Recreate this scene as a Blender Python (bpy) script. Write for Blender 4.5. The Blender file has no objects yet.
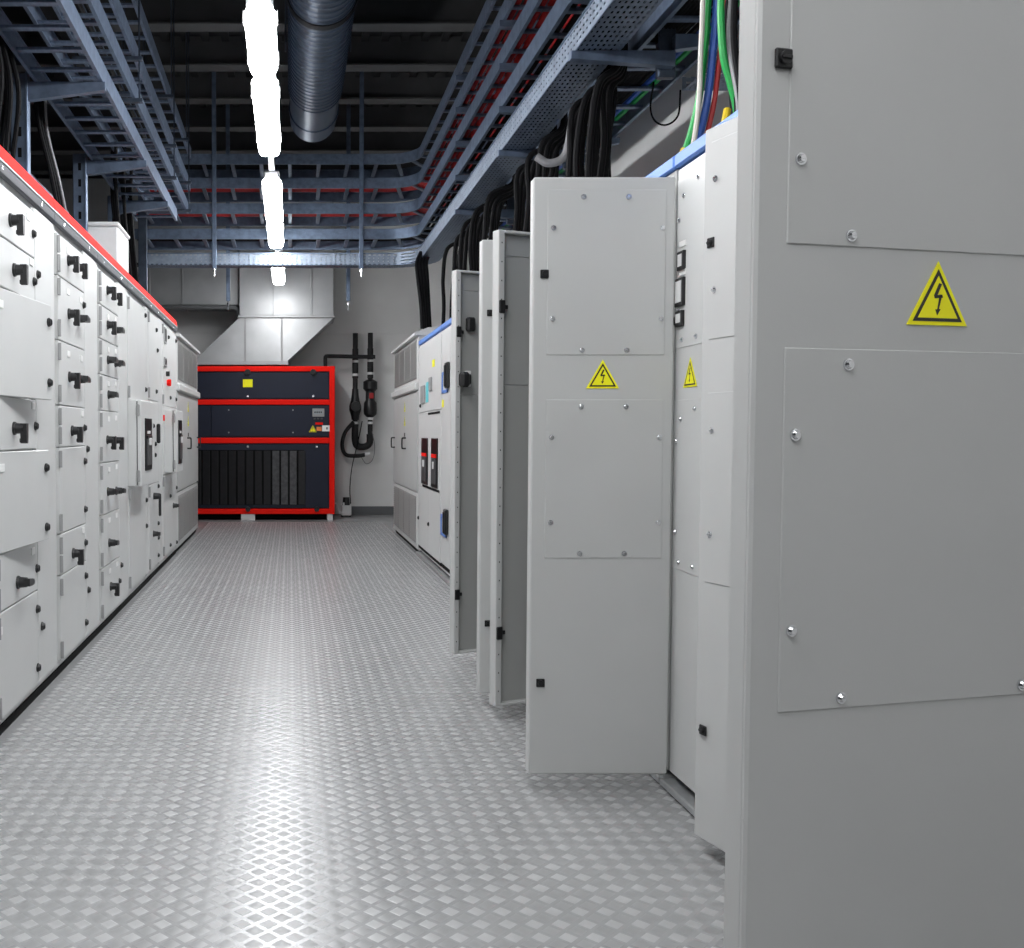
import bpy, math, random
from mathutils import Vector, Matrix
random.seed(7)
S = bpy.context.scene
C = S.collection
R = math.radians

# ------------------------------------------------------------------ camera, world, exposure
cd = bpy.data.cameras.new('camera'); cam = bpy.data.objects.new('camera', cd); C.objects.link(cam)
cam.location = (0, 0, 1.15); cam.rotation_euler = (R(90 - 2.25), 0, 0)
cd.sensor_width = 36; cd.lens = 36 * 1000 / 1024; cd.shift_x = (512 - 290) / 1024
cd.clip_start = .05; cd.clip_end = 100
S.camera = cam
w = bpy.data.worlds.new('world'); S.world = w; w.use_nodes = True
w.node_tree.nodes['Background'].inputs[0].default_value = (.5, .6, .8, 1)
w.node_tree.nodes['Background'].inputs[1].default_value = 0.0
S.view_settings.view_transform = 'Standard'; S.view_settings.look = 'None'
S.view_settings.gamma = 1; S.view_settings.use_curve_mapping = False
S.view_settings.exposure = 1.6
LAMP = 17.0            # strength of the fluorescent diffusers

# ------------------------------------------------------------------ materials
M = {}
def mat(name, col, rough=.5, metal=0., spec=.5, noise=0., nscale=30., bump=0., bscale=200., emit=None, estr=0., stretch=None):
    m = bpy.data.materials.new(name); m.use_nodes = True
    nt = m.node_tree; b = nt.nodes['Principled BSDF']
    b.inputs['Base Color'].default_value = (*col, 1); b.inputs['Roughness'].default_value = rough
    b.inputs['Metallic'].default_value = metal; b.inputs['Specular IOR Level'].default_value = spec
    if emit:
        b.inputs['Emission Color'].default_value = (*emit, 1); b.inputs['Emission Strength'].default_value = estr
    tc = nt.nodes.new('ShaderNodeTexCoord')
    src = tc.outputs['Object']
    if stretch:
        mp = nt.nodes.new('ShaderNodeMapping'); mp.inputs['Scale'].default_value = stretch
        nt.links.new(src, mp.inputs['Vector']); src = mp.outputs['Vector']
    if noise:
        n = nt.nodes.new('ShaderNodeTexNoise'); n.inputs['Scale'].default_value = nscale; n.inputs['Detail'].default_value = 4
        nt.links.new(src, n.inputs['Vector'])
        r = nt.nodes.new('ShaderNodeMapRange'); r.inputs[1].default_value = .3; r.inputs[2].default_value = .7
        r.inputs[3].default_value = 1 - noise; r.inputs[4].default_value = 1 + noise
        nt.links.new(n.outputs['Fac'], r.inputs[0])
        x = nt.nodes.new('ShaderNodeVectorMath'); x.operation = 'SCALE'; x.inputs[0].default_value = col
        nt.links.new(r.outputs[0], x.inputs['Scale']); nt.links.new(x.outputs[0], b.inputs['Base Color'])
    if bump:
        n = nt.nodes.new('ShaderNodeTexNoise'); n.inputs['Scale'].default_value = bscale; n.inputs['Detail'].default_value = 2
        nt.links.new(src, n.inputs['Vector'])
        bp = nt.nodes.new('ShaderNodeBump'); bp.inputs['Strength'].default_value = bump; bp.inputs['Distance'].default_value = .002
        nt.links.new(n.outputs['Fac'], bp.inputs['Height']); nt.links.new(bp.outputs[0], b.inputs['Normal'])
    M[name] = m
    return m

def perforated(name, col, rough, metal, pa, pb, wa, wb, flat):
    """sheet steel with slots punched through it; flat: holes over x,y, else over run and height"""
    m = mat(name, col, rough, metal, noise=.18, nscale=14)
    nt = m.node_tree; b = nt.nodes['Principled BSDF']; out = nt.nodes['Material Output']
    tc = nt.nodes.new('ShaderNodeTexCoord'); sp = nt.nodes.new('ShaderNodeSeparateXYZ'); nt.links.new(tc.outputs['Object'], sp.inputs[0])
    def mth(op, a, v):
        n = nt.nodes.new('ShaderNodeMath'); n.operation = op
        for i, q in enumerate((a, v)):
            if q is None: continue
            if isinstance(q, (int, float)): n.inputs[i].default_value = q
            else: nt.links.new(q, n.inputs[i])
        return n.outputs[0]
    if flat: u, v = sp.outputs[0], sp.outputs[1]
    else: u, v = mth('ADD', sp.outputs[0], sp.outputs[1]), sp.outputs[2]
    hu = mth('LESS_THAN', mth('FRACT', mth('DIVIDE', u, pa), None), wa)
    hv = mth('LESS_THAN', mth('FRACT', mth('DIVIDE', v, pb), None), wb)
    h = mth('MULTIPLY', hu, hv)
    t = nt.nodes.new('ShaderNodeBsdfTransparent'); mx = nt.nodes.new('ShaderNodeMixShader')
    nt.links.new(h, mx.inputs[0]); nt.links.new(b.outputs[0], mx.inputs[1]); nt.links.new(t.outputs[0], mx.inputs[2])
    nt.links.new(mx.outputs[0], out.inputs['Surface'])
    return m

mat('paint', (.61, .615, .61), .42, bump=.05, bscale=400, noise=.015, nscale=6)
mat('paint_warm', (.50, .505, .50), .48, bump=.05, bscale=400, noise=.02, nscale=5)
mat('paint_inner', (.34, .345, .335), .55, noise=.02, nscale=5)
mat('plinth', (.004, .004, .0045), .7, spec=.1, noise=.1)
mat('black', (.008, .008, .009), .4, noise=.1)
mat('black_rubber', (.012, .012, .013), .7, noise=.15, nscale=60)
mat('handle', (.012, .012, .013), .35, noise=.1)
mat('white_tag', (.85, .85, .84), .4, noise=.01)
mat('hinge', (.30, .30, .30), .5, noise=.03)
mat('strip_grey', (.10, .105, .115), .6, spec=.2, noise=.03)
mat('screw', (.72, .73, .75), .22, 1., noise=.03)
mat('red', (.86, .012, .006), .7, spec=.12, noise=.02)
mat('blue', (.10, .24, .66), .4, noise=.02)
mat('navy', (.0085, .012, .028), .38, spec=.3, noise=.08, nscale=5)
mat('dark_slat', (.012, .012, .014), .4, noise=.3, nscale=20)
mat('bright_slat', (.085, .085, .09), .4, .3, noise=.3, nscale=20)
mat('louvre', (.28, .28, .275), .5, noise=.1, nscale=90)
mat('galv', (.15, .195, .275), .42, .7, noise=.22, nscale=16)
mat('galv_dark', (.07, .088, .12), .42, .7, noise=.22, nscale=16)
mat('duct_metal', (.40, .405, .41), .42, .6, noise=.10, nscale=3, bump=.25, bscale=3.5)
mat('spiral', (.026, .037, .056), .42, .6, noise=.12, nscale=8)
mat('yellow', (.95, .90, .02), .5, spec=.2, noise=.02)
mat('sign_black', (.012, .012, .012), .45, noise=.05)
mat('ceiling', (.006, .0065, .008), .8, noise=.2, nscale=3)
mat('beam', (.05, .05, .052), .7, noise=.15, nscale=4)
mat('wall_rear_paint', (.3, .3, .3), .7, noise=.05, nscale=2)
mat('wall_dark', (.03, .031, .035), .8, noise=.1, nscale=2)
mat('wall', (.78, .78, .77), .6, noise=.04, nscale=2, bump=.1, bscale=90)
mat('baseboard', (.12, .125, .13), .5, noise=.05)
mat('cable_black', (.004, .004, .005), .7, spec=.15, noise=.1)
mat('cable_grey', (.22, .22, .23), .5, noise=.1)
mat('cable_red', (.42, .012, .014), .5, noise=.1)
mat('cable_green', (.01, .36, .07), .42, noise=.05)
mat('cable_blue', (.02, .09, .42), .42, noise=.05)
mat('cable_yellow', (.75, .55, .03), .5, noise=.05)
mat('cable_white', (.62, .6, .55), .5, noise=.05)
mat('orange', (.8, .22, .05), .5, noise=.05)
mat('screen', (.30, .34, .36), .3, noise=.05)
mat('cyan', (.12, .62, .68), .4, noise=.03)
mat('lamp_housing', (.45, .46, .47), .5, noise=.04)
mat('diffuser', (.9, .9, .9), .4, emit=(.97, .985, 1.), estr=LAMP, noise=.01)
mat('floor_base', (.29, .292, .295), .27, .1, .9, noise=.06, nscale=2.5, bump=.06, bscale=60)
mat('tread_light', (.355, .357, .36), .40, .0, .8, noise=.10, nscale=5)  # paler colour stands in for ribs that catch the side light
mat('tread_dark', (.24, .242, .245), .36, .0, .8, noise=.08, nscale=5)  # darker colour stands in for cross ribs that catch less light
mat('glass_dark', (.006, .007, .008), .3, spec=.08, noise=.02)
mat('breaker', (.06, .062, .065), .4, noise=.1)
mat('white_plastic', (.7, .7, .7), .4, noise=.02)
mat('sill', (.55, .56, .57), .3, .7, noise=.15, nscale=18)
perforated('perf_flat', (.17, .215, .29), .45, .7, .025, .05, .42, .55, True)
perforated('perf_side', (.26, .31, .385), .55, .5, .05, .032, .55, .38, False)

# ------------------------------------------------------------------ mesh helpers
class MB:
    def __init__(s): s.v = []; s.f = []; s.m = []; s.mi = 0
    def add(s, vs, fs):
        b = len(s.v); s.v += [tuple(p) for p in vs]
        for f in fs: s.f.append(tuple(i + b for i in f)); s.m.append(s.mi)
        return s
    def box(s, x0, x1, y0, y1, z0, z1, c=0., T=None):
        """box, edges chamfered by c; T maps local to world"""
        x0, x1 = min(x0, x1), max(x0, x1); y0, y1 = min(y0, y1), max(y0, y1); z0, z1 = min(z0, z1), max(z0, z1)
        lo = (x0, y0, z0); hi = (x1, y1, z1)
        if c <= 0:
            vs = [(x, y, z) for x in (x0, x1) for y in (y0, y1) for z in (z0, z1)]
            fs = [(0, 1, 3, 2), (4, 6, 7, 5), (0, 4, 5, 1), (2, 3, 7, 6), (0, 2, 6, 4), (1, 5, 7, 3)]
        else:
            c = min(c, .45 * min(x1 - x0, y1 - y0, z1 - z0))
            vs = []; ix = {}
            for a in (0, 1):
                for b in (0, 1):
                    for d in (0, 1):
                        sg = (a, b, d)
                        for k in range(3):
                            p = []
                            for q in range(3):
                                e = hi[q] if sg[q] else lo[q]
                                if q != k: e += -c if sg[q] else c
                                p.append(e)
                            ix[sg, k] = len(vs); vs.append(tuple(p))
            fs = []
            for k in range(3):
                i, j = (k + 1) % 3, (k + 2) % 3
                for e in (0, 1):
                    def sgn(a, b):
                        q = [0, 0, 0]; q[k] = e; q[i] = a; q[j] = b; return tuple(q)
                    f = [ix[sgn(a, b), k] for a, b in ((0, 0), (1, 0), (1, 1), (0, 1))]
                    fs.append(tuple(f if e else f[::-1]))
            for k in range(3):          # edges along axis k
                i, j = (k + 1) % 3, (k + 2) % 3
                for a in (0, 1):
                    for b in (0, 1):
                        def sg2(e):
                            q = [0, 0, 0]; q[k] = e; q[i] = a; q[j] = b; return tuple(q)
                        f = [ix[sg2(0), i], ix[sg2(1), i], ix[sg2(1), j], ix[sg2(0), j]]
                        fs.append(tuple(f if a != b else f[::-1]))
            for a in (0, 1):
                for b in (0, 1):
                    for d in (0, 1):
                        f = [ix[(a, b, d), k] for k in range(3)]
                        fs.append(tuple(f if (a + b + d) % 2 else f[::-1]))
        if T: vs = [T(p) for p in vs]
        return s.add(vs, fs)
    def prism(s, poly, axis, a0, a1, T=None):
        """polygon of 2-D points extruded along axis; order of the other two axes is cyclic"""
        n = len(poly); vs = []
        for a in (a0, a1):
            for p in poly:
                q = [0, 0, 0]; q[axis] = a; q[(axis + 1) % 3] = p[0]; q[(axis + 2) % 3] = p[1]; vs.append(tuple(q))
        fs = [tuple(range(n))[::-1], tuple(range(n, 2 * n))] + [(i, (i + 1) % n, n + (i + 1) % n, n + i) for i in range(n)]
        if T: vs = [T(p) for p in vs]
        return s.add(vs, fs)
    def cyl(s, p0, p1, r0, r1=None, n=14):
        return s.rings([Vector(p0), Vector(p1)], [r0, r0 if r1 is None else r1], n)
    def tube(s, pts, r, n=8):
        P = [Vector(p) for p in pts]; return s.rings(P, [r] * len(P), n)
    def rings(s, P, rr, n):
        vs = []; fs = []; up = None
        for i, p in enumerate(P):
            t = (P[min(i + 1, len(P) - 1)] - P[max(i - 1, 0)]).normalized()
            if up is None: up = t.orthogonal().normalized()
            up = (up - t * up.dot(t)).normalized(); sd = t.cross(up)
            for k in range(n):
                a = 2 * math.pi * k / n; vs.append(p + (up * math.cos(a) + sd * math.sin(a)) * rr[i])
        for i in range(len(P) - 1):
            for k in range(n):
                fs.append((i * n + k, i * n + (k + 1) % n, (i + 1) * n + (k + 1) % n, (i + 1) * n + k))
        fs.append(tuple(range(n))[::-1]); fs.append(tuple(range((len(P) - 1) * n, len(P) * n)))
        return s.add(vs, fs)
    def sweep(s, path, prof):
        """profile (offset to the left of travel, z) along a path in the xy plane"""
        n = len(prof); vs = []; fs = []
        for i, p in enumerate(path):
            a = Vector(path[max(i - 1, 0)][:2]); b = Vector(path[min(i + 1, len(path) - 1)][:2])
            t = (b - a).normalized(); l = Vector((-t.y, t.x))
            for o, z in prof: vs.append((p[0] + l.x * o, p[1] + l.y * o, p[2] + z))
        for i in range(len(path) - 1):
            for k in range(n):
                fs.append((i * n + k, (i + 1) * n + k, (i + 1) * n + (k + 1) % n, i * n + (k + 1) % n))
        fs.append(tuple(range(n))); fs.append(tuple(range((len(path) - 1) * n, len(path) * n))[::-1])
        return s.add(vs, fs)
    def mesh(s, name, mats, org=(0, 0, 0), smooth=True):
        me = bpy.data.meshes.new(name)
        o = Vector(org)
        me.from_pydata([Vector(p) - o for p in s.v], [], s.f)
        for m in ([mats] if isinstance(mats, str) else mats): me.materials.append(M[m])
        me.polygons.foreach_set('material_index', s.m)
        if smooth:
            me.polygons.foreach_set('use_smooth', [True] * len(me.polygons))
            me.set_sharp_from_angle(angle=R(32))
        me.update()
        return me

ORG = {}
def tag(o, label=None, cat=None, group=None, kind=None):
    if label: o['label'] = label
    if cat: o['category'] = cat
    if group: o['group'] = group
    if kind: o['kind'] = kind
    return o
def thing(name, loc, label, cat, group=None):
    o = bpy.data.objects.new(name, None); C.objects.link(o); o.location = loc; o.empty_display_size = .1
    ORG[o] = Vector(loc); return tag(o, label, cat, group)
def part(name, mb, mats, parent, label=None, kind=None):
    """mesh given in world coordinates, child of parent"""
    org = ORG[parent]
    o = bpy.data.objects.new(name, mb.mesh(name, mats, org)); C.objects.link(o); o.parent = parent; ORG[o] = org
    return tag(o, label, kind=kind)
def solo(name, mb, mats, loc, label, cat, group=None, kind=None):
    o = bpy.data.objects.new(name, mb.mesh(name, mats, loc)); C.objects.link(o); o.location = loc; ORG[o] = Vector(loc)
    return tag(o, label, cat, group, kind)
def inst(name, me, parent, loc, rz=0., rot=None):
    """shared mesh placed at a world position as a child of parent (parents are never rotated)"""
    o = bpy.data.objects.new(name, me); C.objects.link(o); o.parent = parent
    o.location = Vector(loc) - ORG[parent]; o.rotation_euler = rot or (0, 0, rz); ORG[o] = Vector(loc)
    return o
def struct(name, mb, mats):
    o = bpy.data.objects.new(name, mb.mesh(name, mats)); C.objects.link(o); ORG[o] = Vector((0, 0, 0))
    o['kind'] = 'structure'; return o
def bez(pts, n=8):
    """Catmull-Rom through the points"""
    P = [Vector(p) for p in pts]; P = [2 * P[0] - P[1]] + P + [2 * P[-1] - P[-2]]; out = []
    for i in range(1, len(P) - 2):
        a, b, c, d = P[i - 1:i + 3]
        for k in range(n):
            t = k / n
            out.append(.5 * ((2 * b) + (c - a) * t + (2 * a - 5 * b + 4 * c - d) * t * t + (3 * b - a - 3 * c + d) * t ** 3))
    return out + [P[-2]]

# ------------------------------------------------------------------ the room
XL, XR, Y0, Y1, ZC = -3.6, 2.45, -4.5, 14.45, 4.95
floor = struct('floor', MB().box(XL, XR, Y0, Y1, -.1, 0), 'floor_base')
ceil_o = struct('ceiling', MB().box(XL, XR, Y0, Y1, ZC, ZC + .1), 'ceiling')
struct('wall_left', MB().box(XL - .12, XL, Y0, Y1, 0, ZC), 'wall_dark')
struct('wall_right', MB().box(XR, XR + .12, Y0, Y1, 0, ZC), 'wall')
we = struct('wall_far', MB().box(XL - .12, XR + .12, Y1 + .012, Y1 + .15, 0, ZC), 'wall')
part('wall_panel', MB().box(XL, XR, Y1, Y1 + .012, 0, 2.585, .004), 'wall', we)
part('wall_panel', MB().box(XL, XR, Y1, Y1 + .012, 2.597, ZC, .004), 'wall', we)
struct('wall_rear', MB().box(XL - .12, XR + .12, Y0 - .12, Y0, 0, ZC), 'wall_rear_paint')
struct('trim_1', MB().box(1.86, XR, 13.9, Y1, 0, ZC, .01), 'wall')        # pillar in the far right corner
struct('baseboard_far', MB().box(.75, 1.86, Y1 - .02, Y1, 0, .115, .004), 'baseboard')
k = 0
y = 8.756 - 13 * .955
while y < Y1 - .3:
    part('beam', MB().box(XL, XR, y - .085, y + .085, ZC - .30, ZC - .28, .003).box(XL, XR, y - .01, y + .01, ZC - .28, ZC), 'beam', ceil_o); y += .955
for i in range(31):
    x = XL + .1 + i * .19
    part('deck_rib', MB().box(x, x + .07, Y0, Y1, ZC - .05, ZC, 0), 'ceiling', ceil_o)

# floor tread: two sets of diamonds standing just proud of the sheet
P_ = .0625
def pad(half, hgt=.0005, inset=.004):
    a, b = half, half - inset
    vs = [(a, 0, 0), (0, a, 0), (-a, 0, 0), (0, -a, 0), (b, 0, hgt), (0, b, hgt), (-b, 0, hgt), (0, -b, hgt)]
    fs = [(0, 1, 5, 4), (1, 2, 6, 5), (2, 3, 7, 6), (3, 0, 4, 7), (4, 5, 6, 7)]
    return vs, fs
light_c = []; dark_c = []
ny = int((13.2 - .6) / P_); nx0 = int(-1.06 / P_)
for j in range(ny):
    for i in range(-17, 20):
        yy = .62 + j * P_
        light_c.append((i * P_ + .012, yy))
        if i * P_ + .5 * P_ < 1.19: dark_c.append((i * P_ + .012 + P_ / 2, yy + P_ / 2))
def in_view(c):
    px = 290 + 1000 * c[0] / c[1]; py = 435 + 1150 / c[1]
    return 4 < px < 1020 and py < 944 and not (px > 525 and py > 700) and not (px > 700)
near = sorted([c for c in light_c if c[1] > 2.1 and in_view(c)], key=lambda c: c[1])[:300]
ns = set(near)
vs, fs = pad(P_ * .37)
mb = MB(); mb.add(vs, fs); pm = mb.mesh('tread_diamond', 'tread_light', smooth=False)
for c in near: inst('tread_diamond', pm, floor, (c[0], c[1], 0))
mb = MB()
for c in light_c:
    if c not in ns: mb.add([(p[0] + c[0], p[1] + c[1], p[2]) for p in vs], fs)
part('tread_diamonds', mb, 'tread_light', floor, kind='stuff')
vs, fs = pad(P_ * .37, .0004)
mb = MB()
for c in dark_c: mb.add([(p[0] + c[0], p[1] + c[1], p[2]) for p in vs], fs)
part('ribbed_diamonds', mb, 'tread_dark', floor, kind='stuff')

# ------------------------------------------------------------------ shared small pieces
def rotary(down):
    m = MB(); m.cyl((0, 0, 0), (.010, 0, 0), .036, .034, 18); m.cyl((.010, 0, 0), (.046, 0, 0), .029, .026, 18)
    d = Vector((0, 0, -1)) if down else Vector((0, 1, -.08)).normalized()
    s = Vector((1, 0, 0)).cross(d)
    def T(p): q = Vector((p[0], 0, 0)) + d * p[1] + s * p[2]; return (q.x, q.y, q.z)
    m.prism([(-.026, -.020), (.03, -.019), (.07, -.015), (.078, -.006), (.078, .006), (.07, .015), (.03, .019), (-.026, .020)], 0, .034, .064, T)
    m.box(.028, .05, .05, .075, -.012, .012, .004, T)
    m.v = [(a * .85, b * .76, c * .76) for a, b, c in m.v]
    return m.mesh('rotary_handle', 'handle')
H_DOWN, H_SIDE = rotary(True), rotary(False)
m = MB(); m.cyl((0, 0, 0), (.005, 0, 0), .019, .019, 14); m.cyl((.005, 0, 0), (.013, 0, 0), .016, .014, 14); m.box(.012, .016, -.003, .003, -.010, .010, .001)
KNOB = m.mesh('lock_knob', 'black')
m = MB(); m.cyl((0, 0, 0), (.004, 0, 0), .010, .009, 10); KNOB_S = m.mesh('screw', 'screw')
m = MB(); m.box(0, .004, -.026, .026, -.015, .015, .001); TAG = m.mesh('name_tag', 'white_tag')
m = MB(); m.cyl((.006, 0, -.04), (.006, 0, .04), .008, .008, 8); m.box(0, .006, -.012, .012, -.036, .036, .001); HINGE = m.mesh('hinge', 'hinge')
m = MB(); m.mi = 0
m.cyl((0, 0, 0), (.0025, 0, 0), .0085, .0085, 12); m.cyl((.0025, 0, 0), (.0065, 0, 0), .0065, .0045, 10); m.box(.0064, .0072, -.004, .004, -.0008, .0008)
SCREW = m.mesh('screw', 'screw')
m = MB(); m.box(0, .006, -.0135, .0135, -.0135, .0135, .002); m.cyl((.006, 0, 0), (.010, 0, 0), .0095, .009, 12); m.box(.010, .0125, -.0075, .0075, -.0022, .0022, .0006)
LOCK = m.mesh('square_lock', 'black')
m = MB(); m.tube(bez([(0, 0, -.055), (.03, 0, -.055), (.04, 0, -.045), (.04, 0, .045), (.03, 0, .055), (0, 0, .055)], 4), .008, 8)
PULL = m.mesh('pull_handle', 'black')
def warn(sz):
    """triangle of side sz facing +x: yellow plate, black border, black flash with arrow head"""
    m = MB(); h = sz * .866
    def tri(s, x0, x1, off=0): hh = s * .866; m.prism([(-s / 2, -hh / 3), (s / 2, -hh / 3), (0, 2 * hh / 3)], 0, x0, x1)
    m.mi = 0; tri(sz, 0, .0012)
    m.mi = 1; tri(sz * .82, .0012, .0016)
    m.mi = 0; tri(sz * .66, .0016, .0020)
    m.mi = 1; k = sz * 1.35
    def pl(pts): m.prism([(a * k, b * k) for a, b in pts], 0, .0020, .0024)
    pl([(.005, .21), (.04, .20), (-.015, .085), (-.055, .085)])
    pl([(-.055, .085), (-.045, .055), (.055, .065), (.045, .095)])
    pl([(.045, .095), (.015, .095), (-.012, -.06), (.006, -.06)])
    pl([(-.035, -.055), (.030, -.050), (-.012, -.115)])
    return m.mesh('warning_sign', ['yellow', 'sign_black'])
SIGN = warn(.105); SIGN_L = warn(.125)

# ------------------------------------------------------------------ left row of switchgear, fronts at x = -1.09
FX = -1.09
def left_cabinet(name, y0, y1, label, trim=True, top=2.13):
    t = thing(name, (FX - .3, (y0 + y1) / 2, 0), label, 'cabinet', 'left row of switchgear cabinets')
    b = MB().box(-1.75, FX - .022, y0 + .001, y1 - .001, .034, 2.20, .004)
    part('body', b, 'paint', t)
    part('plinth', MB().box(-1.74, FX - .018, y0, y1, 0, .035, 0), 'plinth', t)
    if trim:
        part('grey_strip', MB().box(FX - .022, FX + .004, y0 + .001, y1 - .001, 2.135, 2.178, .004), 'strip_grey', t, 'grey channel strip below the red strip')
        part('red_strip', MB().prism([(2.19, FX - .035), (2.19, FX + .006), (2.245, FX - .006), (2.245, FX - .035)], 1, y0 + .0015, y1 - .0015), 'red', t, 'red trim strip along the top edge')
        part('white_bead', MB().box(FX - .022, FX + .006, y0 + .001, y1 - .001, 2.179, 2.189, .002), 'paint', t)
        for yy in (y0 + .18, y1 - .25):
            inst('screw', KNOB_S, t, (FX + .004, yy, 2.156))
    return t
def ldoor(t, y0, y1, z0, z1, x=FX, name='door', back=None, hinges=True, m='paint'):
    d = part(name, MB().box(back if back is not None else x - .021, x, y0 + .0025, y1 - .0025, z0 + .0025, z1 - .0025, .003), m, t)
    if hinges:
        zs = [z1 - .055, z0 + .055] if z1 - z0 > .17 else [(z0 + z1) / 2]
        for z in zs: inst('hinge', HINGE, d, (x - .001, y0 + .004, z))
    return d
def knob(d, y, z, x=FX): inst('lock_knob', KNOB, d, (x, y, z))
def handle(d, y, z, down=True, x=FX): inst('rotary_handle', H_DOWN if down else H_SIDE, d, (x, y, z))
def ntag(d, y, z, x=FX): inst('name_tag', TAG, d, (x, y, z))

def ajar(t, hinge, free, z0, z1, zk):
    h = Vector(hinge); d = Vector(free) - h; wd = d.length; d.normalize(); n = Vector((d.y, -d.x))
    def T(p): q = h + d * p[0] + n * p[1]; return (q.x, q.y, p[2])
    dr = part('door', MB().box(0, wd, -.02, 0, z0, z1, .003, T), 'paint', t)
    for z in zk: inst('lock_knob', KNOB, dr, T((wd - .035, 0, z)), math.atan2(n.y, n.x))
    inst('name_tag', TAG, dr, T((.06, 0, z1 - .06)), math.atan2(n.y, n.x))
    for z in (z0 + .055, z1 - .055): inst('hinge', HINGE, dr, T((.004, -.001, z)), math.atan2(n.y, n.x))
# first column: two doors stand ajar
def column_covers(y0, label):
    dy = y0 - 3.63
    t = left_cabinet('switchgear_cabinet', y0, y0 + 1.03, label)
    a, b = 3.70 + dy, 4.30 + dy
    d = ldoor(t, a, b, 1.90, 2.10); handle(d, 3.93 + dy, 1.985); ntag(d, 4.2 + dy, 2.055); knob(d, 4.275 + dy, 2.0)
    d = ldoor(t, a, b, 1.71, 1.90); handle(d, 3.975 + dy, 1.80); ntag(d, 4.24 + dy, 1.876); knob(d, 4.28 + dy, 1.80); 
    ajar(t, (FX - .002, a), (-1.017, 4.285 + dy), 1.297, 1.70, (1.625, 1.37))
    d = ldoor(t, a, b, 1.088, 1.30); handle(d, 3.95 + dy, 1.175); ntag(d, 4.25 + dy, 1.272); knob(d, 4.28 + dy, 1.187)
    ajar(t, (FX - .002, a), (-1.035, 4.285 + dy), .702, 1.085, (1.01, .757))
    d = ldoor(t, a, b, .48, .70); handle(d, 3.98 + dy, .56, False); ntag(d, 4.22 + dy, .657); knob(d, 4.28 + dy, .576)
    d = ldoor(t, a, b, .07, .48); knob(d, 4.28 + dy, .40); knob(d, 4.28 + dy, .146); ntag(d, 3.73 + dy, .41)
    d = ldoor(t, 4.30 + dy, 4.655 + dy, .07, 2.12, name='cable_compartment_door', hinges=False)
    knob(d, 4.345 + dy, 1.84); knob(d, 4.36 + dy, .31)
    return t
column_covers(3.63, 'grey switchgear cabinet with two doors ajar, at the left edge of the picture')
# second column
def column_b(y0, label):
    dy = y0 - 4.66
    t = left_cabinet('switchgear_cabinet', y0, y0 + 1.03, label)
    a, b = 4.725 + dy, 5.325 + dy
    zz = [2.10, 1.90, 1.597, 1.29, 1.09, .678, .48, .07]
    for i in range(7):
        d = ldoor(t, a, b, zz[i + 1], zz[i])
        if i in (0, 1, 2):
            hz = (2.005, 1.745, 1.435)[i]
            handle(d, 4.95 + dy, hz); handle(d, 5.16 + dy, hz, i == 0); ntag(d, 4.94 + dy, zz[i] - .05); ntag(d, 5.24 + dy, zz[i] - .05)
        if i in (3, 5): handle(d, 5.0 + dy, (1.17, 0, .555)[i - 3]); ntag(d, 5.25 + dy, zz[i] - .03)
        for q in {1: [1.832], 3: [1.186], 4: [1.01, .755], 5: [.577], 6: [.40, .15]}.get(i, []): knob(d, 5.30 + dy, q)
    d = ldoor(t, b, y0 + 1.025, .07, 2.12, name='cable_compartment_door', hinges=False); knob(d, 5.368 + dy, 1.073); knob(d, 5.368 + dy, .313)
    return t
column_b(4.66, 'grey switchgear left-row cabinet with seven doors, next to the one with doors ajar')
for y_, lb in ((2.595, 'grey switchgear cabinet just outside the left edge, nearer than the doors ajar'), (1.56, 'grey switchgear cabinet outside the left edge, nearest the viewer')):
    column_b(y_, lb)
# third column
t = left_cabinet('switchgear_cabinet', 5.69, 6.72, 'grey switchgear cabinet in left row with eight small doors with rotary handles')
zz = [2.10, 1.90, 1.705, 1.50, 1.29, .985, .68, .372, .07]
hs = [[(6.0, 2.01, 1), (6.22, 2.005, 1)], [(6.0, 1.805, 1), (6.25, 1.80, 0)], [(6.0, 1.597, 0), (6.25, 1.595, 0)], [(6.01, 1.39, 0)],
      [(5.96, 1.12, 1), (6.24, 1.115, 1)], [(5.97, .81, 0), (6.25, .80, 0)], [(6.0, .50, 0)], [(6.04, .23, 1)]]
for i in range(8):
    d = ldoor(t, 5.755, 6.375, zz[i + 1], zz[i])
    for yy, z, dn in hs[i]: handle(d, yy, z, bool(dn))
    ntag(d, 6.02, zz[i] - .045); ntag(d, 6.27, zz[i] - .035)
    if i == 7: knob(d, 6.345, .218)
d = ldoor(t, 6.375, 6.715, .07, 2.12, name='cable_compartment_door', hinges=False); knob(d, 6.42, .31); knob(d, 6.41, 1.60)
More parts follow.
